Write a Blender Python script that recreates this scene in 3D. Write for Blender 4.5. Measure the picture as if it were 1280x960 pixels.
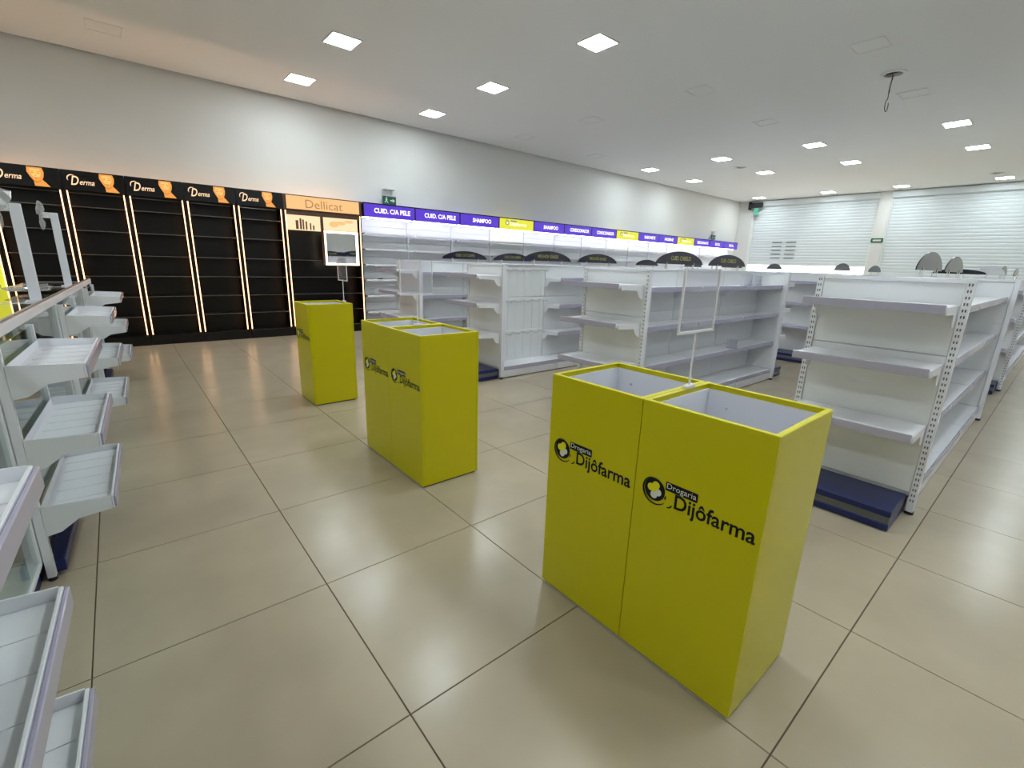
import bpy, bmesh, math, random
from mathutils import Matrix, Vector
random.seed(7)
for o in list(bpy.data.objects): bpy.data.objects.remove(o)
SC = bpy.context.scene
COL = SC.collection

# ------------------------------------------------------------------ camera
F_PX, YAW, PITCH, ROLL, CAM_H = 576.577, 0.7023, 0.2569, 0.0308, 1.618
def camera_axes():
    f = Vector((math.sin(YAW)*math.cos(PITCH), math.cos(YAW)*math.cos(PITCH), -math.sin(PITCH)))
    r = Vector((math.cos(YAW), -math.sin(YAW), 0)); u = r.cross(f)
    c, s = math.cos(ROLL), math.sin(ROLL)
    return c*r + s*u, -s*r + c*u, f
cr, cu, cf = camera_axes()
cam_data = bpy.data.cameras.new('camera'); cam = bpy.data.objects.new('camera', cam_data); COL.objects.link(cam)
m = Matrix.Identity(4)
for i in range(3):
    m[i][0], m[i][1], m[i][2] = cr[i], cu[i], -cf[i]
m.translation = Vector((0, 0, CAM_H)); cam.matrix_world = m
cam_data.sensor_width = 36; cam_data.lens = F_PX/1280*36; cam_data.clip_start = .05; cam_data.clip_end = 200
SC.camera = cam

# ------------------------------------------------------------------ daylight outside the raised shutter, exposure
W = bpy.data.worlds.new('daylight'); SC.world = W; W.use_nodes = True
bg = W.node_tree.nodes['Background']; bg.inputs[0].default_value = (.95, .98, 1, 1); bg.inputs[1].default_value = 8.0
SC.view_settings.view_transform = 'Standard'; SC.view_settings.look = 'None'
SC.view_settings.gamma = 1; SC.view_settings.use_curve_mapping = False
SC.view_settings.exposure = -0.03
LAMP = 62.0          # emission of a lit ceiling panel
LED_WARM = 4.5      # emission of the warm strips in the black cabinets
LED_COOL = 15.0       # emission of the white strips under the purple lightboxes

# ------------------------------------------------------------------ room measures (metres)
H = 4.62             # ceiling
WY = 10.76           # long wall
WX = 22.6            # wall with the roller shutters
X0, Y0 = -4.6, -4.2  # walls behind the camera
SF = 10.33           # front plane of the wall shelving
TX, TY, T = .6035, 2.1328, .9   # tile grid

# ------------------------------------------------------------------ materials
def mat(name, color, rough=.5, metal=0, spec=.5, noise=0, nscale=8, bump=0, coat=0, rnoise=0):
    M = bpy.data.materials.new(name); M.use_nodes = True
    nt = M.node_tree; b = nt.nodes['Principled BSDF']
    c = (*color, 1)
    b.inputs['Base Color'].default_value = c; b.inputs['Roughness'].default_value = rough
    b.inputs['Metallic'].default_value = metal; b.inputs['Specular IOR Level'].default_value = spec
    b.inputs['Coat Weight'].default_value = coat
    if noise or bump or rnoise:
        tc = nt.nodes.new('ShaderNodeNewGeometry')
        n = nt.nodes.new('ShaderNodeTexNoise'); n.inputs['Scale'].default_value = nscale; n.inputs['Detail'].default_value = 4
        nt.links.new(tc.outputs['Position'], n.inputs['Vector'])
        if noise:
            r = nt.nodes.new('ShaderNodeMapRange'); r.inputs[1].default_value = .3; r.inputs[2].default_value = .7
            r.inputs[3].default_value = 1-noise; r.inputs[4].default_value = 1+noise
            nt.links.new(n.outputs['Fac'], r.inputs[0])
            mx = nt.nodes.new('ShaderNodeVectorMath'); mx.operation = 'SCALE'; mx.inputs[0].default_value = color
            nt.links.new(r.outputs[0], mx.inputs['Scale']); nt.links.new(mx.outputs[0], b.inputs['Base Color'])
        if rnoise:
            r2 = nt.nodes.new('ShaderNodeMapRange'); r2.inputs[1].default_value = .3; r2.inputs[2].default_value = .7
            r2.inputs[3].default_value = rough-rnoise; r2.inputs[4].default_value = rough+rnoise
            nt.links.new(n.outputs['Fac'], r2.inputs[0]); nt.links.new(r2.outputs[0], b.inputs['Roughness'])
        if bump:
            bp = nt.nodes.new('ShaderNodeBump'); bp.inputs['Strength'].default_value = bump; bp.inputs['Distance'].default_value = .01
            nt.links.new(n.outputs['Fac'], bp.inputs['Height']); nt.links.new(bp.outputs[0], b.inputs['Normal'])
    return M
def emit(name, color, strength, base=(.02, .02, .02)):
    M = bpy.data.materials.new(name); M.use_nodes = True
    b = M.node_tree.nodes['Principled BSDF']
    b.inputs['Base Color'].default_value = (*base, 1); b.inputs['Roughness'].default_value = .4
    b.inputs['Emission Color'].default_value = (*color, 1); b.inputs['Emission Strength'].default_value = strength
    return M
def glass(name, tint=(.93, .97, .96), gloss=.08, rough=.02, haze=0):
    M = bpy.data.materials.new(name); M.use_nodes = True
    nt = M.node_tree; nt.nodes.clear()
    out = nt.nodes.new('ShaderNodeOutputMaterial'); mx = nt.nodes.new('ShaderNodeMixShader')
    t = nt.nodes.new('ShaderNodeBsdfTransparent'); t.inputs[0].default_value = (*tint, 1)
    g = nt.nodes.new('ShaderNodeBsdfGlossy'); g.inputs['Roughness'].default_value = rough
    lw = nt.nodes.new('ShaderNodeLayerWeight')
    pw = nt.nodes.new('ShaderNodeMath'); pw.operation = 'POWER'; pw.inputs[1].default_value = 5
    lw.inputs[0].default_value = .5; nt.links.new(lw.outputs['Facing'], pw.inputs[0]); fr = pw
    ad = nt.nodes.new('ShaderNodeMath'); ad.operation = 'ADD'; ad.inputs[1].default_value = gloss; ad.use_clamp = True
    nt.links.new(fr.outputs[0], ad.inputs[0]); nt.links.new(ad.outputs[0], mx.inputs[0])
    base = t
    if haze:                                   # milky scatter of scratched plastic
        base = nt.nodes.new('ShaderNodeMixShader'); base.inputs[0].default_value = haze
        df = nt.nodes.new('ShaderNodeBsdfDiffuse'); df.inputs[0].default_value = (.85, .85, .88, 1)
        nt.links.new(t.outputs[0], base.inputs[1]); nt.links.new(df.outputs[0], base.inputs[2])
    nt.links.new(base.outputs[0], mx.inputs[1]); nt.links.new(g.outputs[0], mx.inputs[2]); nt.links.new(mx.outputs[0], out.inputs[0])
    return M
MT = dict(
    tile=mat('porcelain_tile', (.46, .385, .28), .24, noise=.06, nscale=2.2, spec=.5),
    grout=mat('grout', (.13, .095, .065), .8),
    ceil=mat('ceiling_paint', (.86, .87, .855), .85),
    wall=mat('wall_paint', (.73, .725, .70), .8, noise=.012, nscale=1.5),
    yellow=mat('yellow_laminate', (.58, .515, .0015), .24, spec=.32),
    yellow_edge=mat('yellow_edge', (.80, .72, .01), .35, spec=.3),
    liner=mat('white_liner', (.82, .82, .89), .4),
    ink=mat('dark_print', (.010, .010, .014), .6, spec=.15),
    print_white=mat('light_print', (.72, .72, .60), .45),
    steel=mat('white_powder_coat', (.83, .83, .875), .38, spec=.4),
    panel=mat('white_shelf_panel', (.83, .84, .855), .34, noise=.01, nscale=3),
    rail=mat('lilac_price_rail', (.44, .42, .56), .22, spec=.6, coat=.3),
    navy=mat('navy_plastic', (.005, .012, .095), .35),
    band=mat('grey_band', (.12, .12, .125), .5),
    black=mat('black_laminate', (.005, .0035, .003), .33, spec=.3),
    blackm=mat('black_matt', (.015, .015, .016), .55),
    dark=mat('dark_bar', (.02, .018, .016), .7),
    wood=mat('dark_walnut', (.085, .035, .016), .35, noise=.2, nscale=20),
    shutter=mat('shutter_slats', (.70, .75, .77), .6),
    lip=mat('shelf_edge_metal', (.22, .18, .16), .35, metal=.8),
    chrome=mat('brushed_metal', (.75, .73, .72), .25, metal=.9),
    trimw=mat('white_trim', (.78, .79, .77), .5),
    green=mat('green_sign', (.005, .10, .055), .45),
    greenp=mat('green_housing', (.10, .35, .25), .5),
    concrete=mat('raw_concrete', (.16, .155, .15), .9, noise=.1, nscale=5),
    slotdk=mat('slot_backing_grey', (.17, .165, .16), .6),  # grey of the added post cores, deepens the shade in the slots
    pave=mat('pavement', (.5, .49, .46), .8, noise=.1, nscale=4),
    frame=mat('clear_frame', (.85, .81, .83), .3),
    arch=mat('navy_arch_board', (.014, .013, .035), .16, spec=.6),
    archtxt=mat('gold_print', (.42, .40, .08), .5),
    mirror=mat('mirror', (.86, .88, .9), .02, metal=1),
    film=glass('plastic_film', (.85, .87, .84), .12, .2, .3),
    glass=glass('clear_glass', (.90, .945, .93), .06, .02),
    acry=glass('clear_acrylic', (.93, .93, .96), .05, .06, .10),
    lamp=emit('lit_panel', (.86, .965, 1), LAMP),
    ledw=emit('warm_led', (1, .53, .25), LED_WARM),
    ledtop=emit('warm_led_upper', (1, .56, .30), 34.0),
    ledc=emit('cool_led', (.93, .95, 1), LED_COOL),
    purple=emit('purple_lightbox', (.085, .032, .56), 1.0, (.03, .01, .12)),
    purple_hot=emit('white_lettering', (.95, .90, 1), 1.5),
    yellowlit=emit('yellow_lightbox', (.80, .78, .03), 1.05),
    whitelit=emit('white_lit_print', (1, 1, .86), 1.3),
    greylit=emit('grey_lit_print', (.35, .36, .12), 1.0),
    peach=emit('peach_lightbox', (1, .54, .21), 1.05),
    peachhot=emit('pale_lightbox', (1, .76, .45), 1.1),
    gold=emit('gold_portrait', (.95, .36, .06), 1.0),
    goldhi=emit('gold_highlight', (1, .56, .15), 1.1),
    golddk=emit('gold_shade', (.72, .24, .035), 1.0),
    script=emit('script_lettering', (1, .66, .40), 1.25),
    brownprint=emit('brown_print', (.52, .27, .10), .8),
    dkprint=emit('dark_brown_print', (.16, .05, .02), .6),
    mirlight=emit('mirror_light', (1, .84, .62), 3.5),
)

# ------------------------------------------------------------------ builders
class MB:
    """collects shapes, becomes ONE mesh"""
    def __init__(s): s.v, s.f = [], []
    def add(s, vs, fs):
        n = len(s.v); s.v += [tuple(v) for v in vs]; s.f += [tuple(i+n for i in f) for f in fs]; return s
    def box(s, x0, x1, y0, y1, z0, z1, c=0):
        if x0 > x1: x0, x1 = x1, x0
        if y0 > y1: y0, y1 = y1, y0
        if z0 > z1: z0, z1 = z1, z0
        if c <= 0:
            return s.add([(x0,y0,z0),(x1,y0,z0),(x1,y1,z0),(x0,y1,z0),(x0,y0,z1),(x1,y0,z1),(x1,y1,z1),(x0,y1,z1)],
                         [(0,3,2,1),(4,5,6,7),(0,1,5,4),(1,2,6,5),(2,3,7,6),(3,0,4,7)])
        bm = bmesh.new(); bmesh.ops.create_cube(bm, size=1)
        for v in bm.verts:
            v.co = Vector((x0 if v.co.x < 0 else x1, y0 if v.co.y < 0 else y1, z0 if v.co.z < 0 else z1))
        bmesh.ops.bevel(bm, geom=bm.edges[:], offset=c, segments=1, affect='EDGES')
        bm.verts.index_update()
        s.add([v.co[:] for v in bm.verts], [[v.index for v in f.verts] for f in bm.faces]); bm.free(); return s
    def perforated(s, xf, xb, y0, y1, z0, z1, cols, hw, zs, hz):
        """hollow square post whose face at xf has slots cut through it"""
        yb = sorted([y0, y1] + [c+d for c in cols for d in (-hw, hw)]); zb = sorted([z0, z1] + [z+d for z in zs for d in (0, hz)])
        for a, b in zip(yb, yb[1:]):
            col = any(abs((a+b)/2-c) < hw for c in cols)
            if not col: s.add([(xf, a, z0), (xf, b, z0), (xf, b, z1), (xf, a, z1)], [(0, 1, 2, 3)]); continue
            for c, d in zip(zb, zb[1:]):
                if not any(z < (c+d)/2 < z+hz for z in zs): s.add([(xf, a, c), (xf, b, c), (xf, b, d), (xf, a, d)], [(0, 1, 2, 3)])
        v = [(xf,y0,z0),(xb,y0,z0),(xb,y1,z0),(xf,y1,z0),(xf,y0,z1),(xb,y0,z1),(xb,y1,z1),(xf,y1,z1)]
        return s.add(v, [(0,3,2,1),(4,5,6,7),(0,1,5,4),(1,2,6,5),(2,3,7,6)])
    def prism(s, pts, a, b, axis):
        """2D polygon pts extruded from a to b along axis; pts are the two other axes in order"""
        def P(p, t): return (t, p[0], p[1]) if axis == 0 else (p[0], t, p[1]) if axis == 1 else (p[0], p[1], t)
        n = len(pts)
        return s.add([P(p, a) for p in pts] + [P(p, b) for p in pts],
                     [tuple(range(n))[::-1], tuple(range(n, 2*n))] + [(i, (i+1) % n, n+(i+1) % n, n+i) for i in range(n)])
    def cyl(s, p, q, r, n=10, r2=None):
        p, q = Vector(p), Vector(q); d = (q-p).normalized()
        a = d.orthogonal().normalized(); b = d.cross(a); r2 = r if r2 is None else r2
        vs = [p + r*(a*math.cos(t)+b*math.sin(t)) for t in [2*math.pi*i/n for i in range(n)]]
        vs += [q + r2*(a*math.cos(t)+b*math.sin(t)) for t in [2*math.pi*i/n for i in range(n)]]
        return s.add(vs, [tuple(range(n))[::-1], tuple(range(n, 2*n))] + [(i, (i+1) % n, n+(i+1) % n, n+i) for i in range(n)])
    def tube(s, pts, r, n=6):
        for a, b in zip(pts, pts[1:]): s.cyl(a, b, r, n)
        return s
    def mesh(s, name):
        me = bpy.data.meshes.new(name); me.from_pydata(s.v, [], s.f)
        bm = bmesh.new(); bm.from_mesh(me); bmesh.ops.recalc_face_normals(bm, faces=bm.faces[:]); bm.to_mesh(me); bm.free()
        return me
def link(name, me, material, parent=None, loc=(0, 0, 0)):
    if material and not me.materials: me.materials.append(MT[material] if isinstance(material, str) else material)
    o = bpy.data.objects.new(name, me); COL.objects.link(o); o.location = loc
    if parent: o.parent = parent
    return o
def part(name, mb, material, parent=None, loc=(0, 0, 0), kind=None, label=None):
    o = link(name, mb.mesh(name), material, parent, loc)
    if kind: o['kind'] = kind
    if label: o['label'] = label
    return o
def tag(o, label, cat, group=None):
    o['label'] = label; o['category'] = cat
    if group: o['group'] = group
    return o
def thing(name, loc, label, cat, group=None, rz=0):
    o = bpy.data.objects.new(name, None); COL.objects.link(o); o.location = loc; o.rotation_euler = (0, 0, rz)
    o.empty_display_size = .1
    return tag(o, label, cat, group)
def children(o):
    return [c for c in COL.objects if c.parent == o]
def copy_tree(o, parent=None, loc=None, label=None, rz=None):
    kids = children(o)
    c = o.copy(); COL.objects.link(c); c.parent = parent
    if loc is not None: c.location = loc
    if rz is not None: c.rotation_euler = (0, 0, rz)
    if label: c['label'] = label
    for k in kids: copy_tree(k, c)
    return c
def struct(o): o['kind'] = 'structure'; return o

_TXT = {}
def text2d(s, bold=0, shear=0):
    """flat outline mesh of a word, unit height box: returns verts (x,y), faces, width, height"""
    k = (s, bold, shear)
    if k not in _TXT:
        cu_ = bpy.data.curves.new('t', 'FONT'); cu_.body = s; cu_.offset = bold; cu_.shear = shear; cu_.resolution_u = 3
        ob = bpy.data.objects.new('t', cu_); COL.objects.link(ob)
        dg = bpy.context.evaluated_depsgraph_get(); me = bpy.data.meshes.new_from_object(ob.evaluated_get(dg))
        vs = [(v.co.x, v.co.y) for v in me.vertices]; fs = [tuple(p.vertices) for p in me.polygons]
        bpy.data.objects.remove(ob); bpy.data.curves.remove(cu_); bpy.data.meshes.remove(me)
        xs = [v[0] for v in vs]; ys = [v[1] for v in vs]
        vs = [(x-min(xs), y-min(ys)) for x, y in vs]
        _TXT[k] = (vs, fs, max(xs)-min(xs), max(ys)-min(ys))
    return _TXT[k]
def letter(mb, s, origin, right, up, width, height, bold=0, shear=0):
    vs, fs, w, h = text2d(s, bold, shear)
    o, r, u = Vector(origin), Vector(right), Vector(up)
    mb.add([o + r*(x/w*width) + u*(y/h*height) for x, y in vs], fs); return mb
def flat(mb, pts, origin, right, up):
    o, r, u = Vector(origin), Vector(right), Vector(up)
    mb.add([o + r*x + u*y for x, y in pts], [tuple(range(len(pts)))]); return mb
def ell(cx, cy, rx, ry, n=24, a0=0, a1=2*math.pi):
    full = abs(a1-a0-2*math.pi) < 1e-6; k = n if full else n-1
    return [(cx+rx*math.cos(a0+(a1-a0)*i/k), cy+ry*math.sin(a0+(a1-a0)*i/k)) for i in range(n)]
def arcband(mb, cx, cy, r0, r1, a0, a1, origin, right, up, n=20):
    o, r, u = Vector(origin), Vector(right), Vector(up)
    vs = []
    for i in range(n+1):
        t = a0+(a1-a0)*i/n; tp = 1-abs(2*i/n-1)**3
        rm = (r0+r1)/2; hw = (r1-r0)/2*(.25+.75*tp)
        for q in (rm-hw, rm+hw): vs.append(o + r*(cx+q*math.cos(t)) + u*(cy+q*math.sin(t)))
    mb.add(vs, [(2*i, 2*i+1, 2*i+3, 2*i+2) for i in range(n)]); return mb

# ------------------------------------------------------------------ the room
floor = struct(part('floor', MB().box(X0-.2, WX+.2, Y0-.2, WY+.2, -.12, -.006), 'grout'))
def project(p):
    d = Vector(p) - Vector((0, 0, CAM_H)); z = d.dot(cf)
    if z < .05: return None
    return 640 + F_PX*d.dot(cr)/z, 480 - F_PX*d.dot(cu)/z
tiles = []
i0, i1 = math.floor((X0-TX)/T), math.ceil((WX-TX)/T)
j0, j1 = math.floor((Y0-TY)/T), math.ceil((WY-TY)/T)
for i in range(i0, i1):
    for j in range(j0, j1):
        x, y = TX+i*T, TY+j*T
        q = [project((x+a*T, y+b*T, 0)) for a, b in ((0,0),(1,0),(1,1),(0,1))]
        area = 0
        if None not in q and any(0 <= u <= 1280 and 0 <= v <= 960 for u, v in q + [(sum(a[0] for a in q)/4, sum(a[1] for a in q)/4)]):
            area = abs(sum(q[k][0]*q[(k+1) % 4][1]-q[(k+1) % 4][0]*q[k][1] for k in range(4)))/2
        tiles.append((area, x, y))
tiles.sort(reverse=True)
G = .0025
def tile_box(mb, x, y):
    a, b, c, d = max(x+G, X0), min(x+T-G, WX), max(y+G, Y0), min(y+T-G, WY)
    if b-a > .01 and d-c > .01: mb.box(a, b, c, d, -.012, 0)
full = MB().box(G, T-G, G, T-G, -.012, 0, .0012).mesh('floor_tile'); full.materials.append(MT['tile'])
rest = MB(); nt_ = 0
for area, x, y in tiles:
    inside = x >= X0 and x+T <= WX and y >= Y0 and y+T <= WY
    if area > 90 and inside and nt_ < 280:
        link('floor_tile', full, None, floor, (x, y, 0)); nt_ += 1
    else: tile_box(rest, x, y)
part('floor_tile_field', rest, 'tile', floor, kind='stuff')

HOLES = [(9.66, 2.517), (14.97, 7.28), (20.44, 2.24)]      # open lamp cut-outs
cb = MB(); xs_ = sorted([X0, WX] + [x+d for x, y in HOLES for d in (-.12, .12)]); ys_ = sorted([Y0, WY-.05] + [y+d for x, y in HOLES for d in (-.12, .12)])
for xa_, xb_ in zip(xs_, xs_[1:]):
    for ya_, yb_ in zip(ys_, ys_[1:]):
        if not any(abs((xa_+xb_)/2-x) < .12 and abs((ya_+yb_)/2-y) < .12 for x, y in HOLES):
            cb.box(xa_, xb_, ya_, yb_, H, H+.04)
struct(part('ceiling', cb, 'ceil'))
struct(part('ceiling_slab', MB().box(X0-.2, WX+.2, Y0-.2, WY+.2, H+.16, H+.3), 'concrete'))
struct(part('wall_back', MB().box(X0-.2, WX+.2, WY, WY+.2, -.1, H+.16), 'wall'))
struct(part('wall_left', MB().box(X0-.2, X0, Y0-.2, WY, -.1, H+.16), 'wall'))
struct(part('wall_front', MB().box(X0, WX+.2, Y0-.2, Y0, -.1, H+.16), 'wall'))
DY0, DY1 = 5.45, 10.08       # raised shutter
EY0, EY1 = .2, 5.10          # lowered shutter
struct(part('wall_right', MB().box(WX, WX+.2, DY1, WY, -.1, H+.16).box(WX-.06, WX+.2, EY1, DY0, -.1, H+.16)
            .box(WX, WX+.2, Y0, EY0, -.1, H+.16).box(WX, WX+.2, DY0, DY1, 4.5, H+.16).box(WX, WX+.2, EY0, EY1, 4.5, H+.16), 'wall'))
struct(part('pavement', MB().box(WX+.2, 60, -25, 40, -.2, -.05), 'pave'))
def shutter(name, y0, y1, zb, zt):
    d = bpy.data.objects.new(name, None); COL.objects.link(d); d.location = (WX+.05, (y0+y1)/2, zb); struct(d)
    w = (y1-y0)/2; mb = MB(); p = .115; n = int((zt-zb)/p)
    prof = []
    for k in range(n):
        z = k*p
        prof += [(.008, z+.004), (-.003, z+.02), (-.006, z+.055), (-.003, z+.095), (.008, z+.111)]
    L = len(prof)
    vs = [(x, -w+.02, z) for x, z in prof] + [(x, w-.02, z) for x, z in prof] + [(.03, -w+.02, z) for x, z in prof] + [(.03, w-.02, z) for x, z in prof]
    fs = [(i, i+1, L+i+1, L+i) for i in range(L-1)] + [(2*L+i, 2*L+i+1, 3*L+i+1, 3*L+i) for i in range(L-1)]
    fs += [(0, L, 3*L, 2*L), (L-1, 2*L-1, 4*L-1, 3*L-1)]
    part('slat_curtain', mb.add(vs, fs), 'shutter', d, kind='stuff')
    part('bottom_bar', MB().box(-.02, .035, -w+.02, w-.02, -.06, .004, .004), 'trimw', d)
    part('roller_housing', MB().box(-.16, -.03, -w, w, zt-zb-.12, zt-zb+.09, .01), 'shutter', d)
    for s in (-1, 1):
        part('guide_rail', MB().box(-.07, .05, s*w-.05, s*w+.05, -zb+.001, zt-zb-.13, .006), 'trimw', d)
    return d
d1 = shutter('door_1', DY0, DY1, 1.92, 4.5)
d2 = shutter('door_2', EY0, EY1, .08, 4.5)
for yc in (8.9, 8.33):                               # two groups of dark bars on the raised shutter, standing in for vent openings
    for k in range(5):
        part('vent_bar', MB().box(-.022, -.008, yc-.2-(DY0+DY1)/2, yc+.2-(DY0+DY1)/2, .25+k*.165-.012, .25+k*.165+.016), 'dark', d1)
mo = thing('shutter_motor', (WX-.22, 9.93, 4.0), 'dark roller motor with green box at the shutter top corner', 'motor')
part('motor_body', MB().cyl((0, -.25, .42), (0, .28, .42), .11, 14), 'blackm', mo)
part('motor_bracket', MB().box(-.06, .17, .28, .32, .25, .58), 'blackm', mo)
part('control_box', MB().box(-.06, .08, -.12, .06, 0, .31, .01), 'greenp', mo)
cs = thing('column_sign', (WX-.085, 5.275, 2.78), 'small green framed safety sign on the column between the shutters', 'sign')
part('plate', MB().box(0, .02, -.19, .19, 0, .16, .004), 'green', cs)
part('print', MB().box(-.003, 0, -.13, .13, .05, .11), 'print_white', cs)

# ------------------------------------------------------------------ ceiling lamps
def ceiling_lamp():
    t = thing('ceiling_lamp', (0, 0, H), 'lit square white LED panel set in the ceiling', 'ceiling lamp', 'square LED panels in the ceiling')
    mb = MB()
    for a in range(4):
        r = Matrix.Rotation(a*math.pi/2, 3, 'Z')
        mb.add([r @ Vector(v) for v in ((-.215,-.215,-.012),(.215,-.215,-.012),(.195,-.195,-.012),(-.195,-.195,-.012),
                                        (-.215,-.215,0),(.215,-.215,0),(.195,-.195,0),(-.195,-.195,0))],
               [(0,1,2,3),(4,7,6,5),(0,4,5,1),(3,2,6,7)])
    part('frame', mb, 'trimw', t)
    part('diffuser', MB().box(-.195, .195, -.195, .195, -.010, -.002), 'lamp', t)
    return t
lp = ceiling_lamp(); first = True
GX = [-2.4, .3, 2.95, 5.6, 8.28, 10.92, 13.53, 16.22, 18.9, 21.55]
GY = [9.5, 7.3, 4.9, 2.42, -.1, -2.5]
# the panels are lit in the same columns in every row that the photograph shows; the rows go on overhead and beside the camera
LIT_X = (2.95, 5.6, 13.53, 16.22, 21.55)
lit = {(x, y) for x in LIT_X for y in GY} | {(-2.4, y) for y in GY[1:]}   # the checkout side has its column too
ORD = ['first', 'second', 'third', 'fourth', 'fifth', 'sixth', 'seventh', 'eighth']
skew = {9.5: 0, 7.3: -.03, 4.9: -.02, 2.42: -.015, -.1: 0, -2.5: 0}
for gy in GY:
    k_ = 0
    for gx in GX[::-1]:
        if (gx, gy) in lit:
            y = gy + {7.3: .18, 4.9: .15}.get(gy, 0) + skew[gy]*(gx-2.95)
            lb_ = 'lit square LED ceiling panel, %s row from the long wall, %s from the shutters' % (ORD[GY.index(gy)], ORD[k_]); k_ += 1
            if first: cur = lp; lp.location = (gx, y, H); lp['label'] = lb_; first = False
            else: cur = copy_tree(lp, loc=(gx, y, H), label=lb_)
            q_ = [project((gx+a, y+b, H)) for a in (-.22, .22) for b in (-.22, .22)]
            if not any(q and 0 <= q[0] <= 1280 and 0 <= q[1] <= 960 for q in q_):   # outside the picture
                for k in children(cur):
                    if k.name.startswith('diffuser'): k.name = 'diffuser_offscreen'
                cur.name = 'ceiling_lamp_offscreen'
blank = None
BL = ['above the black cabinets', 'by the long wall, nearer the black cabinets', 'by the long wall, nearer the shutters', 'alone in the second row from the long wall',
      'in the third row, nearer the black cabinets', 'in the third row, nearer the shutters', 'beside the wired hole, nearer the bins', 'beside the wired hole, nearer the shutters']
for k, (x, y) in enumerate([(.35,9.47),(8.2,9.48),(10.93,9.53),(8.28,7.4),(8.27,4.93),(10.9,4.9),(8.31,2.5),(10.91,2.49)]):
    if not blank:
        blank = thing('blanked_panel', (x, y, H), 'unlit painted square ceiling panel ' + BL[0], 'ceiling panel', 'unlit ceiling panels')
        part('cover', MB().box(-.18, .18, -.18, .18, -.004, 0), 'ceil', blank)
        mb = MB()
        for s in (-1, 1):
            mb.box(s*.195-.012, s*.195+.012, -.207, .207, -.010, 0, .003).box(-.183, .183, s*.195-.012, s*.195+.012, -.010, 0, .003)
        part('frame', mb, 'ceil', blank)
    else: copy_tree(blank, loc=(x, y, H), label='unlit painted square ceiling panel ' + BL[k])
def ceiling_hole(x, y, label, wires):
    t = thing('ceiling_opening', (x, y, H), label, 'ceiling opening')
    mb = MB(); n = 20
    ri, ro = .12, .17
    vs = [(r*math.cos(2*math.pi*i/n), r*math.sin(2*math.pi*i/n), z) for z in (-.014, -.002) for r in (ri, ro) for i in range(n)]
    fs = [(i, (i+1) % n, n+(i+1) % n, n+i) for i in range(n)]
    fs += [(n+i, n+(i+1) % n, 3*n+(i+1) % n, 3*n+i) for i in range(n)] + [(i, (i+1) % n, 2*n+(i+1) % n, 2*n+i) for i in range(n)]
    part('ring', mb.add(vs, fs), 'ceil', t)
    if wires:
        a = [(-.04+.02*math.sin(k), .0, -.004-.042*k) for k in range(7)]
        loop = [(-.04-.085*math.sin(tt)+.02, 0, -.36-.085*(1-math.cos(tt))+.085*0) for tt in [k*math.pi*1.7/12 for k in range(13)]]
        part('wire', MB().tube(a+loop, .0045), 'blackm', t)
        part('wire', MB().tube([(.04, 0, -.004), (.03, .01, -.1), (0, 0, -.2), (-.03, 0, -.3)], .0035), 'blackm', t)
    return t
ceiling_hole(9.66, 2.517, 'round hole in the ceiling with a loop of loose wire hanging down', True)
ceiling_hole(14.97, 7.28, 'round hole in the ceiling above the middle gondolas, no wire', False)
ceiling_hole(20.44, 2.24, 'round hole in the ceiling near the lowered roller shutter', False)

# ------------------------------------------------------------------ exit signs on the long wall
def exit_sign(x, z, label):
    t = thing('exit_sign', (x, WY, z), label, 'sign')
    part('bracket', MB().box(-.13, .13, -.10, -.001, .315, .335).cyl((0, -.08, .17), (0, -.08, .32), .008, 8), 'chrome', t)
    pl = part('plate', MB().box(-.17, .17, -.09, -.075, 0, .18, .004), 'green', t)
    mb = MB()
    o = (-.17, -.0905, 0); R_, U_ = (1, 0, 0), (0, 0, 1)
    flat(mb, [(.19,.075),(.25,.075),(.25,.045),(.31,.09),(.25,.135),(.25,.105),(.19,.105)], o, R_, U_)
    flat(mb, ell(.10, .145, .016, .016, 12), o, R_, U_)
    flat(mb, [(.07,.125),(.12,.12),(.115,.075),(.145,.03),(.125,.03),(.095,.07),(.06,.035),(.045,.045),(.08,.08)], o, R_, U_)
    part('pictogram', mb, 'print_white', pl)
    return t
exit_sign(5.12, 2.845, 'green exit sign with white arrow and running figure above the first purple lightbox')
exit_sign(20.35, 2.87, 'small green exit sign above the far end of the purple lightboxes')

# ------------------------------------------------------------------ black cabinets with warm strips on the long wall
UX = (1, 0, 0); UZ = (0, 0, 1)
ZB, ZT = 2.51, 2.80
SHELF_Z = [2.28, 1.92, 1.545, 1.20, .85, .505]
def cabinet_core(t, w, shelves=True):
    """local x 0..w, y 0 = wall-shelf front plane, +y towards the wall"""
    D = WY-SF-.012
    part('back_panel', MB().box(.012, w-.012, D-.02, D, .17, ZB-.01), 'black', t)
    for x in (.001, w-.026):
        s = part('side_panel', MB().box(x, x+.025, .03, D, 0, ZT-.002), 'black', t)
    part('plinth', MB().box(.027, w-.027, .02, D, 0, .165, .004), 'black', t)
    for x in (.030, w-.045):
        l = part('light_strip', MB().box(x, x+.015, .012, .026, .19, ZB-.012), 'ledw', t)
    if shelves:
        for z in SHELF_Z:
            sh = part('shelf', MB().box(.05, w-.05, .10, D-.022, z-.012, z), 'black', t)
            part('shelf_edge', MB().box(.05, w-.05, .09, .099, z-.009, z+.001), 'lip', sh)
def header_box(t, w, matname):
    h = part('header', MB().box(.001, w-.001, -.012, .010, ZB, ZT, .002).box(.027, w-.027, .011, WY-SF-.014, ZB, ZB+.012), matname, t)
    part('upper_light_strip', MB().box(.06, w-.06, .20, .22, ZB+.014, ZB+.034), 'ledtop', t)
    return h
PORT = [(.05,1),(.74,1),(.80,.78),(.77,.56),(.68,.36),(.80,.24),(1,0),(.28,0),(.27,.28),(.14,.48),(.02,.74)]
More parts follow.
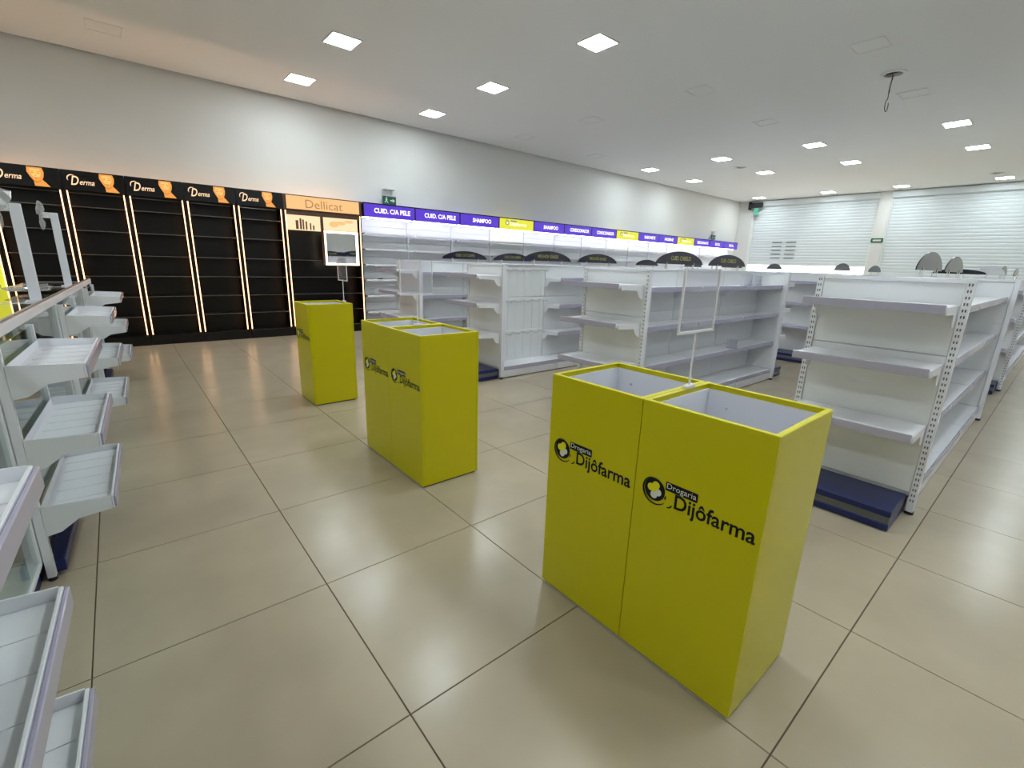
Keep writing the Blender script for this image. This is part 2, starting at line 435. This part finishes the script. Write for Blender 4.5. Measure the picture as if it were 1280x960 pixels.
def derma(x, w, label):
    t = thing('black_display_cabinet', (x, SF, 0), label, 'display cabinet', 'black cabinets with warm strips')
    cabinet_core(t, w)
    h = header_box(t, w, 'black')
    yy = -.0128
    mb = MB(); letter(mb, 'D', (.10, yy, ZB+.075), UX, UZ, .10, .135, .012, .35)
    letter(mb, 'erma', (.205, yy, ZB+.088), UX, UZ, .175, .055, .012, .35)
    arcband(mb, .125, .165, .05, .064, math.pi*.35, math.pi*1.15, (0, yy, ZB), UX, UZ)
    part('lettering', mb, 'script', h)
    o = (.44, yy, ZB+.012); sx, sz = .235, .262
    mb = MB(); flat(mb, [(a*sx, b*sz) for a, b in PORT], o, UX, UZ); pt = part('portrait_print', mb, 'gold', h)
    return t
def portrait_details(t_, h):
    yy = -.0134; o = (.44, yy, ZB+.012)
    mb = MB()
    flat(mb, [(a*.235, b*.262) for a, b in [(.16,.92),(.62,.92),(.66,.72),(.60,.52),(.44,.42),(.26,.5),(.16,.72)]], o, UX, UZ)
    part('portrait_highlight', mb, 'goldhi', h)
    mb = MB(); o = (.44, yy-.0006, ZB+.012)
    for cx in (.27, .54): flat(mb, ell(cx*.235, .70*.262, .020, .007, 10), o, UX, UZ); flat(mb, ell(cx*.235, .79*.262, .024, .005, 10), o, UX, UZ)
    flat(mb, [(.39*.235,.62*.262),(.44*.235,.54*.262),(.37*.235,.54*.262)], o, UX, UZ)
    flat(mb, ell(.41*.235, .44*.262, .020, .008, 10), o, UX, UZ)
    flat(mb, [(a*.235, b*.262) for a, b in [(.30,.30),(.45,.24),(.64,.34),(.60,.26),(.42,.16),(.29,.22)]], o, UX, UZ)
    part('portrait_features', mb, 'golddk', h)
names = ['black cabinet with warm strips standing right of the yellow lit panel',
         'second black cabinet with warm strips counted from the yellow lit panel',
         'third black cabinet with warm strips counted from the yellow lit panel',
         'black cabinet with warm strips, second before the peach lightbox cabinet',
         'black cabinet with warm strips directly beside the peach lightbox cabinet']
edges = [-1.26, -.45, .31, 1.10, 1.89, 2.70]
for k in range(5):
    x, w = edges[k]+.002, edges[k+1]-edges[k]-.004
    t = derma(x, w, names[k])
    portrait_details(t, [c for c in children(t) if c.name.startswith('header')][0])
# cabinet with the yellow lit panel
t = thing('yellow_panel_cabinet', (-2.06, SF, 0), 'black cabinet holding a tall yellow backlit panel with grey lettering', 'display cabinet')
cabinet_core(t, .796, False); header_box(t, .796, 'black')
for k in children(t):
    if k.name.startswith('upper_light_strip'): k.name = 'upper_light_strip_offscreen'
[k for k in children(t) if k.name.startswith('light_strip')][0].name = 'light_strip_offscreen'
yp = part('backlit_panel', MB().box(.05, .745, .03, .09, .17, 1.95, .003), 'yellowlit', t)
mb = MB()
for z in (1.02, .92): mb.box(.40, .70, .026, .0295, z, z+.05)
part('grey_print', mb, 'greylit', yp)

# cabinet with the peach lightbox, lit photo panels and mirror
DX = 2.702; DW = 4.29-DX
t = thing('mirror_display_cabinet', (DX, SF, 0), 'dark cabinet with peach lightbox, lit photo panels and a light-framed mirror', 'display cabinet')
cabinet_core(t, DW, False)
h = header_box(t, DW, 'wood')
lb = part('lightbox_face', MB().box(.06, DW-.06, -.02, -.0125, ZB+.02, ZT-.02, .001), 'peach', h)
mb = MB(); letter(mb, 'Dellicat', (.42, -.0205, ZB+.055), UX, UZ, .75, .16)
part('lettering', mb, 'brownprint', h)
D_ = WY-SF-.012
part('beam', MB().box(.05, DW-.05, .0, .04, 2.425, 2.505, .003), 'wood', t)
part('mullion', MB().box(.705, .755, .0, .05, 1.46, 2.42, .003), 'wood', t)
a = part('photo_panel', MB().box(.055, .70, .02, .05, 2.13, 2.42, .002), 'peachhot', t)
mb = MB()
for k, (cx, hh, ww) in enumerate([(.24,.17,.05),(.31,.21,.035),(.36,.19,.03),(.42,.16,.03),(.50,.13,.028),(.56,.09,.03)]):
    mb.box(cx-ww/2, cx+ww/2, .014, .0195, 2.15, 2.15+hh)
part('cosmetics_print', mb, 'dkprint', a)
b = part('photo_panel', MB().box(.76, DW-.10, .02, .05, 2.165, 2.42, .002), 'peachhot', t)
mb = MB(); flat(mb, ell(.98, 2.29, .10, .06, 14), (0, .0195, 0), UX, UZ); flat(mb, ell(1.12, 2.32, .11, .04, 14), (0, .0195, 0), UX, UZ); flat(mb, ell(1.30, 2.36, .10, .03, 14), (0, .0195, 0), UX, UZ)
part('face_print', mb, 'peach', b)
mi = part('mirror', MB().box(.80, DW-.15, .03, .05, 1.50, 2.11), 'mirror', t)
fr = MB(); x0, x1, z0, z1 = .76, DW-.10, 1.455, 2.155
fr.box(x0, x0+.038, .015, .05, z0, z1).box(x1-.048, x1, .015, .05, z0, z1).box(x0+.0385, x1-.0485, .015, .05, z0, z0+.042).box(x0+.0385, x1-.0485, .015, .05, z1-.042, z1)
part('mirror_light_frame', fr, 'mirlight', t)
for z in SHELF_Z[2:]:
    sh = part('shelf', MB().box(.05, (.70 if z > 1.45 else DW-.05), .10, D_-.022, z-.012, z), 'black', t)
    part('shelf_edge', MB().box(.05, (.70 if z > 1.45 else DW-.05), .09, .099, z-.009, z+.001), 'lip', sh)

# ------------------------------------------------------------------ white wall shelving with lightboxes
NU, UW0, UW1 = 14, 4.33, 21.95
UW = (UW1-UW0)/NU
WSZ = [2.17, 1.83, 1.49, 1.15, .79, .42]
def wall_unit():
    D = WY-SF-.012
    t = thing('wall_shelf_unit', (0, SF, 0), '', 'shelf unit', 'white wall shelf units with lightboxes')
    zs = [.14]+WSZ[::-1]+[2.49]
    for a, b in zip(zs, zs[1:]):
        for c, d in ((a, (a+b)/2), ((a+b)/2, b)):
            part('slat_panel', MB().box(.024, UW-.024, D-.022, D, c+.004, d-.004, .002), 'panel', t)
    for x in (.001, UW-.022): part('upright', MB().box(x, x+.021, D-.05, D, 0, 2.505), 'steel', t)
    for z in WSZ:
        sh = part('shelf', MB().box(.025, UW-.025, .055, D-.052, z-.025, z, .003), 'steel', t)
        part('price_rail', MB().box(.025, UW-.025, .045, .0545, z-.034, z+.006), 'steel', sh)
        part('bracket', MB().prism([(.07, z-.026), (D-.055, z-.026), (D-.055, z-.10), (D-.12, z-.07)], .026, .032, 0), 'steel', sh)
    part('base_shelf', MB().box(.024, UW-.024, .03, D-.052, .10, .14, .003), 'steel', t)
    part('kick_plate', MB().box(.024, UW-.024, .05, .07, 0, .095), 'steel', t)
    part('light_strip', MB().box(.03, UW-.03, .13, .17, 2.488, 2.506), 'ledc', t)
    return t
WORDS = ['CUID. C/A PELE', 'CUID. C/A PELE', 'SHAMPOO', None, 'SHAMPOO', 'CONDICIONADOR', 'CONDICIONADOR', None,
         'SABONETE', 'HIGIENE', None, 'DESODORANTE', 'BUCAL', 'BUCAL']
def clover(o, R_, U_, r, mb1, mb2):
    n = Vector(U_).cross(Vector(R_)); st = [0]          # every lobe a hair further out, so none lie in one plane
    def lay(mb, pts): flat(mb, pts, Vector(o) - n*(.00012*st[0]), R_, U_); st[0] += 1
    lay(mb2, ell(.34*r, -.16*r, .33*r, .33*r, 14)); lay(mb2, ell(-.02*r, -.48*r, .33*r, .33*r, 14))
    lay(mb1, ell(-.34*r, .12*r, .36*r, .36*r, 14)); lay(mb1, ell(.10*r, .42*r, .36*r, .36*r, 14))
    lay(mb1, [(-.62*r,.30*r),(-.50*r,-.16*r),(.04*r,-.22*r),(.40*r,.24*r),(.30*r,.66*r),(-.18*r,.44*r)])
def brand_header(h, w):
    y = -.0135
    d = MB(); flat(d, ell(.28, ZB+.17, .07, .07, 24), (0, y, 0), UX, UZ)
    d.box(.39, .62, y, y+.0008, ZB+.19, ZB+.235)
    part('emblem_print', d, 'greylit', h)
    a = MB(); b = MB(); clover((.28, y-.0006, ZB+.17), UX, UZ, .055, a, b)
    letter(b, 'Dijôfarma', (.37, y-.0006, ZB+.07), UX, UZ, .62, .115, .015)
    part('lettering', b, 'whitelit', h); part('clover_print', a, 'yellowlit', h)
wu = wall_unit()
LAB = ['white wall shelf unit under the lightbox reading CUID. C/A PELE, beside the mirror cabinet',
       'white wall shelf unit under the second lightbox reading CUID. C/A PELE',
       'white wall shelf unit under the SHAMPOO lightbox left of a yellow lightbox',
       'white wall shelf unit under the yellow lightbox between the two SHAMPOO lightboxes',
       'white wall shelf unit under the SHAMPOO lightbox right of a yellow lightbox',
       'white wall shelf unit under a purple lightbox, next after the second SHAMPOO one',
       'white wall shelf unit under a long-worded purple lightbox just before the second yellow one',
       'white wall shelf unit under the second yellow lightbox from the mirror cabinet',
       'white wall shelf unit under a purple lightbox just after the second yellow one',
       'white wall shelf unit under a purple lightbox just before the third yellow one',
       'white wall shelf unit under the third yellow lightbox from the mirror cabinet',
       'white wall shelf unit under a purple lightbox just after the third yellow one',
       'white wall shelf unit last but one before the roller shutter end',
       'white wall shelf unit at the roller shutter end of the row']
units = [wu]
for k in range(1, NU): units.append(copy_tree(wu, loc=(UW0+k*UW, SF, 0)))
wu.location.x = UW0
for k, u in enumerate(units):
    u['label'] = LAB[k]
    s = WORDS[k]
    h = part('header_lightbox', MB().box(.004, UW-.004, -.012, .20, ZB, ZT, .004), 'purple' if s else 'yellowlit', u)
    e = MB().box(.001, UW-.001, -.0135, .21, ZT-.022, ZT+.004)
    for x in (.001, UW-.016): e.box(x, x+.015, -.0135, .205, ZB-.003, ZT-.0225)
    part('lightbox_frame', e, 'arch', h)
    if s:
        w = min(.085*len(s), .88); mb = MB(); letter(mb, s, ((UW-w)/2+.06, -.0140, ZB+.09), UX, UZ, w, .105, .03)
        part('lettering', mb, 'purple_hot', h)
    else: brand_header(h, UW)
# small black item left on a shelf
tag(part('price_label_holder', MB().box(-.05, .05, -.04, .04, 0, .02, .006).box(-.03, .03, -.045, -.0405, .004, .03, .002), 'blackm', None, (4.72, SF+.13, 1.151)), 'small black label holder lying on the wall shelf beside the mirror cabinet', 'label holder')

# ------------------------------------------------------------------ gondolas
HY = .425
BR = [(0, 0), (-.36, 0), (-.36, -.045), (-.11, -.055), (-.07, -.115), (-.03, -.14), (0, -.14)]
def gondola(name, x0, yc, nb, bay, label, hooks=()):
    t = thing(name, (x0, yc, 0), label, 'gondola shelf', 'white gondolas in rows')
    L = nb*bay
    # end frames
    for side, xe, s in ((0, 0, -1), (1, L, 1)):
        xo = xe                       # outer face plane
        def X(d): return xo - s*d     # d metres inwards
        for a, b in ((.16, 1.117), (1.123, 1.575)):
            part('end_panel', MB().box(X(.012), X(.032), -HY+.042, HY-.042, a, b, .002), 'panel', t)
        part('panel_seam', MB().box(X(.027), X(.031), -HY+.042, HY-.042, 1.1172, 1.1228), 'panel', t)
        part('top_rail', MB().box(X(.002), X(.045), -HY+.042, HY-.042, 1.577, 1.603, .002), 'steel', t)
        for sy in (-1, 1):
            yc_ = sy*(HY-.02)
            up = part('upright', MB().perforated(X(0), X(.06), yc_-.02, yc_+.02, .025, 1.60, (yc_-.007, yc_+.007), .0035, [.10+k*.0395 for k in range(38)], .017), 'steel', t)
            part('slot_backing', MB().box(X(.018), X(.058), yc_-.018, yc_+.018, .03, 1.595), 'slotdk', up)  # added core, its dark grey puts shade into the slots
            part('foot', MB().cyl((X(.03), yc_, 0), (X(.03), yc_, .024), .026, 10), 'blackm', up)
        for z in (1.445, 1.07, .655):
            sh = part('end_shelf', MB().box(xe+s*.005, xe+s*.388, -.368, .368, z-.028, z, .003), 'steel', t)
            part('price_rail', MB().box(xe+s*.389, xe+s*.400, -.37, .37, z-.040, z+.012, .002), 'rail', sh)
            for sy in (-1, 1):
                part('bracket', MB().prism([(xe-s*px, z-.002+pz) for px, pz in BR], sy*.369, sy*.376, 1), 'steel', sh)
        b0 = part('end_base', MB().box(xe+s*.004, xe+s*.41, -.372, .372, .006, .055, .006).box(xe+s*.004, xe+s*.41, -.372, .372, .102, .148, .006), 'navy', t)
        part('base_band', MB().box(xe+s*.006, xe+s*.404, -.368, .368, .0555, .1015), 'band', b0)
    # spine
    part('top_cap', MB().box(.046, L-.046, -.05, .05, 1.585, 1.603, .003), 'steel', t)
    for k in range(nb):
        xa, xb = k*bay+(.034 if k == 0 else .004), (k+1)*bay-(.034 if k == nb-1 else .004)
        for a, b in ((.12, 1.117), (1.123, 1.583)):
            part('back_panel', MB().box(xa, xb, -.018, .018, a, b, .002), 'panel', t)
        part('panel_seam', MB().box(xa, xb, -.004, .004, 1.1172, 1.1228), 'panel', t)
        if k: part('spine_post', MB().box(k*bay-.0038, k*bay+.0038, -.004, .004, .02, 1.584), 'steel', t)
        for sy in (-1, 1):
            if (k, sy) in hooks:
                for q in range(7):
                    xx = xa+.08+q*(xb-xa-.16)/6
                    part('pegboard_rib', MB().box(xx-.004, xx+.004, sy*.0185, sy*.023, .17, 1.57), 'steel', t)
                for z in (1.53, 1.08, .60):
                    hb = part('hook_bar', MB().box(xa+.02, xb-.02, sy*.024, sy*.040, z-.02, z+.02, .003), 'steel', t)
                    for q in range(6):
                        xx = xa+.12+q*(xb-xa-.24)/5
                        part('hook', MB().tube([(xx, sy*.038, z-.005), (xx, sy*.20, z-.02), (xx, sy*.225, z)], .006), 'chrome', hb)
            else:
                for z in (1.405, 1.00, .575):
                    sh = part('shelf', MB().box(xa+.012, xb-.012, sy*.020, sy*.352, z-.028, z, .003), 'steel', t)
                    part('price_rail', MB().box(xa+.012, xb-.012, sy*.353, sy*.364, z-.040, z+.012, .002), 'rail', sh)
                    for xx in (xa+.006, xb-.012):
                        part('bracket', MB().prism([(-sy*px*.9+sy*.019, z-.002+pz) for px, pz in BR], xx, xx+.0055, 0), 'steel', sh)
            bs = part('base_shelf', MB().box(xa, xb, sy*.020, sy*.385, .125, .158, .003), 'steel', t)
            part('price_rail', MB().box(xa, xb, sy*.386, sy*.397, .115, .166, .002), 'rail', bs)
            part('kick_plate', MB().box(xa, xb, sy*.375, sy*.39, .012, .112), 'steel', t)
    return t
ROWS = {'D': .82, 'F': 3.12, 'E': 5.41, 'G': 7.71}
BAY = 1.176
gF = gondola('gondola', 4.0, ROWS['F'], 3, BAY, 'white gondola right behind the two nearest yellow bins, its posts perforated')
gE = gondola('gondola', 4.0, ROWS['E'], 3, BAY, 'white double-sided gondola with a bay of hook bars on one side', hooks={(0, -1)})
gD = copy_tree(gF, loc=(4.0, ROWS['D'], 0), label='white gondola beside the open aisle, navy end base and perforated posts in full view')
gG = copy_tree(gF, loc=(4.0, ROWS['G'], 0), label='white double-sided gondola nearest the wall shelving, behind the middle pair of yellow bins')
X2 = 9.74
g2 = gondola('gondola', X2, ROWS['F'], 5, BAY, 'long white gondola in the rear group, third row from the wall shelving')
copy_tree(g2, loc=(X2, ROWS['D'], 0), label='long white gondola in the rear group, beside the open aisle')
copy_tree(g2, loc=(X2, ROWS['E'], 0), label='long white gondola in the rear group, second row from the wall shelving')
copy_tree(g2, loc=(X2, ROWS['G'], 0), label='long white gondola in the rear group, first row from the wall shelving')

# ------------------------------------------------------------------ arched category boards on the gondolas
def arch_board(x, y, z, label, word, rz=0, w=1.04, h=.15, material='arch'):
    t = thing('arched_sign', (x, y, z), label, 'sign', 'arched boards on the gondolas', rz)
    n = 18; base = .055
    pts = [(-w/2, base)] + [(-w/2*math.cos(math.pi*i/n), base+.008+(h-.008)*math.sin(math.pi*i/n)**1.25) for i in range(n+1)] + [(w/2, base)]
    bd = part('board', MB().prism(pts, -.004, .004, 1), material, t)
    for xx in (-.3, .3):
        part('clip', MB().box(xx-.012, xx+.012, -.014, .014, 0, .012).box(xx-.006, xx+.006, -.0095, -.0045, .0125, .075).box(xx-.006, xx+.006, .0045, .0095, .0125, .075), 'chrome', t)
    if word:
        for s in (-1, 1):
            mb = MB(); letter(mb, word, (s*.22, s*.0048, base+.045), (1 if s < 0 else -1, 0, 0), UZ, .44, .05, .01)
            part('lettering', mb, 'archtxt', bd)
    return t
ZG = 1.604
TXTS = {'D': (None, 'gondola beside the open aisle'), 'F': ('CUID. CABELO', 'same gondola'),
        'E': ('MELHOR IDADE', 'hook bar gondola'), 'G': ('CUID. C/O CORPO', 'same gondola')}
for r in 'GEFD':
    word, where = TXTS[r]
    say = ('navy arched board reading %s' % word) if word else 'plain glossy navy arched board'
    arch_board(5.24, ROWS[r], ZG, '%s, %s' % (say, 'nearer the yellow bins' if word else 'nearer the end with perforated posts'), word)
    arch_board(6.44, ROWS[r], ZG, '%s, %s' % (say, 'nearer the shutters' if word else 'the one nearer the lowered shutter'), word)
for r, xs in (('G', (11.27, 13.68)), ('E', (11.4, 13.86)), ('F', (11.33, 13.7)), ('D', (11.2, 13.6))):
    n = {'G': 'first', 'E': 'second', 'F': 'third', 'D': 'fourth'}[r]
    for k, x in enumerate(xs):
        arch_board(x, ROWS[r], ZG, 'dark arched board on the rear gondola, %s row from wall shelving, %s' % (n, ('nearer the cross aisle', 'nearer the shutters')[k]), None)
tag(arch_board(X2+.06, 1.19, ZG-.002, 'low dark arched board across the end of the rear gondola beside the open aisle', None, -math.pi/2+.05, w=.62, h=.07), 'low dark arched board across the end of the rear gondola beside the open aisle', 'sign')
tag(arch_board(X2+.55, .90, ZG, 'arched board with glare painted white, on the rear gondola beside the open aisle', None, -math.pi/2+.3, w=.34, h=.14, material='steel'), 'arched board with glare painted white, on the rear gondola beside the open aisle', 'sign')  # its white stands for glare on the board, put into the colour

# ------------------------------------------------------------------ clear plastic pieces hung on the gondola
for k, (x, z, s) in enumerate([(6.45, 1.412, 1.0), (6.75, 1.412, .9), (6.3, .582, .8)]):
    t = thing('clear_dispenser', (x, ROWS['F']-.28, z), '%s clear plastic dispenser box on a %s gondola shelf' % (('wider', 'narrower', 'small')[k], ('top', 'top', 'low')[k]), 'dispenser')
    w, d, hh = .13*s, .05, .15*s
    part('shell', MB().box(-w/2, w/2, -d, -d+.003, 0, hh).box(-w/2, -w/2+.003, -d+.0035, d, 0, hh).box(w/2-.003, w/2, -d+.0035, d, 0, hh).box(-w/2+.0035, w/2-.0035, -d+.0035, d, 0, .003), 'acry', t)
    part('lip', MB().box(-w/2, w/2, -d-.02, -d-.0005, 0, .03), 'acry', t)

# ------------------------------------------------------------------ yellow bins
BH = 1.12
def bin_(x0, x1, y0, y1, label):
    t = thing('display_bin', ((x0+x1)/2, (y0+y1)/2, 0), label, 'display bin', 'yellow display bins')
    a, b = (x1-x0)/2, (y1-y0)/2; th = .016
    body = MB().box(-a, -a+th, -b, b, .012, BH, .0015).box(a-th, a, -b, b, .012, BH, .0015).box(-a+th+.0002, a-th-.0002, -b, -b+th, .012, BH, .0015).box(-a+th+.0002, a-th-.0002, b-th, b, .012, BH, .0015)
    part('body', body, 'yellow', t)
    e = th+.0005; q = .012
    part('liner', MB().box(-a+e, -a+e+q, -b+e, b-e, .4, BH-.02).box(a-e-q, a-e, -b+e, b-e, .4, BH-.02).box(-a+e+q, a-e-q, -b+e, -b+e+q, .4, BH-.02).box(-a+e+q, a-e-q, b-e-q, b-e, .4, BH-.02).box(-a+e+q, a-e-q, -b+e+q, b-e-q, .4, .415), 'liner', t)
    mb = MB()
    for s in (-1, 1): mb.box(-a+.0005, a-.0005, s*b-s*.0005, s*(b-.020), BH+.0005, BH+.003).box(s*a-s*.0005, s*(a-.020), -b+.021, b-.021, BH+.0005, BH+.003)
    part('rim', mb, 'yellow_edge', t)
    part('plinth', MB().box(-a+.02, a-.02, -b+.02, b-.02, 0, .0115), 'blackm', t)
    mb = MB()
    for sx in (-1, 1):
        for sy in (-1, 1):
            mb.cyl((sx*(a-e-q-.004), sy*(b-e-.10), BH-.09), (sx*(a-e-q+.001), sy*(b-e-.10), BH-.09), .006, 8)
    part('screw', mb, 'chrome', t)
    # logo on the -x face: right = -y, up = z ; u measured from the bin's +y edge
    X = -a-.0008; R_, U_ = (0, -1, 0), (0, 0, 1); O = (X, b, 0)
    cx, cz, r = .092, .776, .047
    mb = MB(); flat(mb, ell(cx, cz, r*.97, r, 32), O, R_, U_)
    arcband(mb, cx+.004, cz-.004, r*1.10, r*1.26, math.pi*.62, math.pi*1.78, O, R_, U_, 28)
    arcband(mb, cx+.002, cz-.001, r*1.04, r*1.09, math.pi*.40, math.pi*1.5, O, R_, U_, 28)
    arcband(mb, .155, .757, .012, .018, math.pi*.75, math.pi*1.15, O, R_, U_, 10)
    arcband(mb, .150, .745, .018, .024, math.pi*1.5, math.pi*1.95, O, R_, U_, 10)
    lg = part('logo_emblem', mb, 'ink', t)
    m1, m2 = MB(), MB(); clover((X-.0006, b-cx, cz), R_, U_, r*.98, m1, m2)
    part('logo_clover', m1, 'yellow_edge', lg); part('logo_clover_light', m2, 'print_white', lg)
    mb = MB(); flat(mb, [(.137,.793),(.266,.793),(.268,.797),(.268,.826),(.264,.829),(.140,.829),(.137,.825)], O, R_, U_)
    tp = part('logo_plate', mb, 'ink', t)
    mb = MB(); letter(mb, 'Drogaria', (X-.0006, b-.143, .7955), R_, U_, .119, .029)
    part('small_lettering', mb, 'print_white', tp)
    mb = MB(); letter(mb, 'Dijôfarma', (X, b-.180, .713), R_, U_, .300, .080, .018)
    part('lettering', mb, 'ink', t)
    return t
BX0, BX1 = 1.502, 1.989
bin_(BX0, BX1, .484, .981, 'yellow open-topped bin with dark logo, front one of the pair beside the aisle gondola')
bin_(BX0, BX1, .984, 1.481, 'yellow open-topped bin with dark logo, carrying the large clear sign holder at its rim')
bin_(BX0, BX1, 2.745, 3.241, 'yellow open-topped bin in the middle pair, the half towards the nearest pair')
bin_(BX0, BX1, 3.243, 3.740, 'yellow open-topped bin in the middle pair, the half towards the single bin')
bin_(BX0, BX1, 5.165, 5.662, 'yellow open-topped bin standing alone before the black cabinets')
def sign_holder(x, y, label, rz, w=.28, hgt=.26, z0=.235):
    t = thing('sign_holder', (x, y, BH+.0035), label, 'sign holder', 'clear sign holders on the bins', rz)
    part('clamp', MB().box(-.035, .035, -.012, .012, 0, .014, .002), 'frame', t)
    part('pole', MB().cyl((0, 0, .0145), (0, 0, z0), .0045, 8), 'frame', t)
    fr = MB().box(-w/2, -w/2+.007, -.004, .004, z0+.001, z0+hgt).box(w/2-.007, w/2, -.004, .004, z0+.001, z0+hgt).box(-w/2+.0075, w/2-.0075, -.004, .004, z0+.001, z0+.011)
    part('frame', fr, 'frame', t)
    part('pocket', MB().box(-w/2+.0075, w/2-.0075, -.001, .001, z0+.0115, z0+hgt), 'acry', t)
    return t
sign_holder(1.815, .972, 'clear plastic sign holder on a thin pole at the joint of the nearest yellow pair', 0)
sign_holder(1.75, 3.232, 'clear plastic sign holder on a thin pole at the joint of the middle yellow pair', 0)
sign_holder(1.980, 5.40, 'clear plastic sign holder on a thin pole at the rim of the single yellow bin', math.pi/2)

# ------------------------------------------------------------------ glass checkout counters with tray racks
CB = Vector((-.448, 3.0, 0)); CR = -math.atan2(.0383, .9993); CD = Vector((.0383, .9993, 0))
def along(s): p = CB + CD*s; return (p.x, p.y, 0)
def counter(s0, L, label):
    t = thing('glass_counter', along(s0), label, 'glass counter', 'glass counters in a row', CR)
    A, B = -.62, -.035
    part('plinth', MB().box(A+.03, B-.02, .004, L-.004, 0, .10, .003), 'navy', t)
    part('deck', MB().box(A, B, .004, L-.004, .1005, .125, .002), 'steel', t)
    part('back_panel', MB().box(A, A+.016, .03, L-.03, .126, .95), 'panel', t)
    for y in (.006, L-.031):
        for x in (A, B-.025): part('post', MB().box(x, x+.025, y, y+.025, .126, 1.195, .002), 'steel', t)
    part('front_glass', MB().box(B-.014, B-.008, .034, L-.034, .127, 1.19), 'glass', t)
    part('end_glass', MB().box(A+.028, B-.028, .016, .022, .127, 1.19), 'glass', t)
    for z in (.48, .84):
        part('glass_shelf', MB().box(A+.03, B-.03, .034, L-.034, z, z+.008), 'glass', t)
    tg = part('top_glass', MB().box(A-.02, B-.03, .012, L-.012, 1.197, 1.207), 'glass', t)
    for y in (.003, L-.0115): part('glass_edge', MB().box(A-.02, B-.03, y, y+.0085, 1.195, 1.209), 'frame', tg)
    rl = part('top_rail', MB().box(B-.028, B+.002, .002, L-.002, 1.196, 1.250, .004), 'frame', t)
    part('rail_edge', MB().cyl((B-.013, .004, 1.256), (B-.013, L-.004, 1.256), .010, 8), 'chrome', rl)
    return t
counter(-3.4, 1.25, 'glass counter closest to the yellow bins\' front end, behind a white tray rack')
counter(-2.14, 2.13, 'glass counter with clear front between the two nearer tray racks')
counter(0, 2.13, 'glass counter carrying the taller white bent pole end')
counter(2.14, 2.13, 'glass counter carrying the rear white bent pole')
counter(4.28, 1.10, 'last glass counter before the black cabinets')
def tray_rack(s0, label, w=.86):
    t = thing('tray_rack', along(s0), label, 'tray rack', 'white tray racks before the counters', CR)
    for y in (0, w-.035):
        u = part('upright', MB().perforated(.002, -.030, y, y+.035, .02, 1.19, (y+.017,), .005, [.1+k*.04 for k in range(27)], .02), 'steel', t)
        part('slot_backing', MB().box(-.028, -.010, y+.002, y+.033, .025, 1.185), 'slotdk', u)  # core added behind the slots, coloured grey so they read as shaded
        part('foot', MB().cyl((-.014, y+.017, 0), (-.014, y+.017, .0195), .018, 10), 'blackm', u)
    part('base_rail', MB().box(-.026, .040, .036, w-.036, .022, .085, .003), 'navy', t)
    part('back_pane', MB().box(-.016, -.012, .037, w-.037, .10, 1.18), 'glass', t)
    for z in (1.055, .70, .355):
        ty = part('tray', MB().box(.006, .262, .006, w-.006, z-.010, z, .001), 'steel', t)
        part('tray_front', MB().box(.2625, .272, .004, w-.004, z-.035, z+.035, .002), 'steel', ty)
        part('price_rail', MB().box(.2725, .284, .004, w-.004, z-.030, z+.030, .003), 'rail', ty)
        for y in (0, w-.005):
            part('tray_cheek', MB().prism([(.004, z+.05), (.262, z+.035), (.262, z-.035), (.13, z-.05), (.06, z-.10), (.004, z-.11)], y, y+.005, 1), 'steel', ty)
        part('tray_back', MB().box(.0035, .0058, .006, w-.006, z-.009, z+.045), 'steel', ty)
        for k in range(1, 6): part('tray_rib', MB().box(.03, .25, k*w/6-.002, k*w/6+.002, z, z+.003), 'steel', ty)
    return t
tray_rack(-2.26, 'white tray rack before the glass counters, closest to the nearest yellow pair')
tray_rack(-.02, 'white tray rack before the glass counters, opposite the middle yellow pair')
tray_rack(2.11, 'white tray rack before the glass counters, opposite the single yellow bin')
tray_rack(4.24, 'white tray rack before the glass counters, closest to the black cabinets')

# bent poles wrapped with plastic
def crumple(rx, ry, rz, seed, n=2):
    bm = bmesh.new(); bmesh.ops.create_icosphere(bm, subdivisions=n, radius=1); rd = random.Random(seed)
    for v in bm.verts:
        k = .65+.6*rd.random(); v.co = Vector((v.co.x*rx*k, v.co.y*ry*k, v.co.z*rz*k))
    bm.verts.index_update(); mb = MB().add([v.co[:] for v in bm.verts], [[v.index for v in f.verts] for f in bm.faces]); bm.free(); return mb
def bent_pole(x, y, z0, zt, label, seed, k=1):
    t = thing('bent_pole', (x, y, z0), label, 'pole', 'white bent poles on the counters')
    hh = zt-z0
    part('post', MB().box(-.033, .033, -.02, .02, .012, hh, .004), 'liner', t)
    part('base', MB().box(-.06, .06, -.05, .05, 0, .0115, .002), 'liner', t)
    part('arm', MB().box(-.105, -.0335, -.02, .02, hh-.06, hh, .004), 'liner', t)
    part('plastic_wrap', crumple(.075*k, .05, .10, seed), 'film', t, (-.085-.03*(1-k), 0, hh+.03))
    part('wrap_tail', crumple(.025, .02, .08, seed+1), 'film', t, (-.105, 0, hh-.11))
bent_pole(-.518, 5.25, 1.2075, 1.94, 'white bent pole on the counter with a large plastic wrap on its arm', 3)
bent_pole(-.442, 7.40, 1.2075, 2.0, 'white bent pole on the counter nearer the black cabinets, with a small plastic wrap', 9, .45)
tag(part('plastic_film', crumple(.17, .35, .035, 21), 'film', None, (-.62, 6.3, 1.26)), 'crumpled clear plastic film lying on the glass counter between the bent poles', 'plastic film')
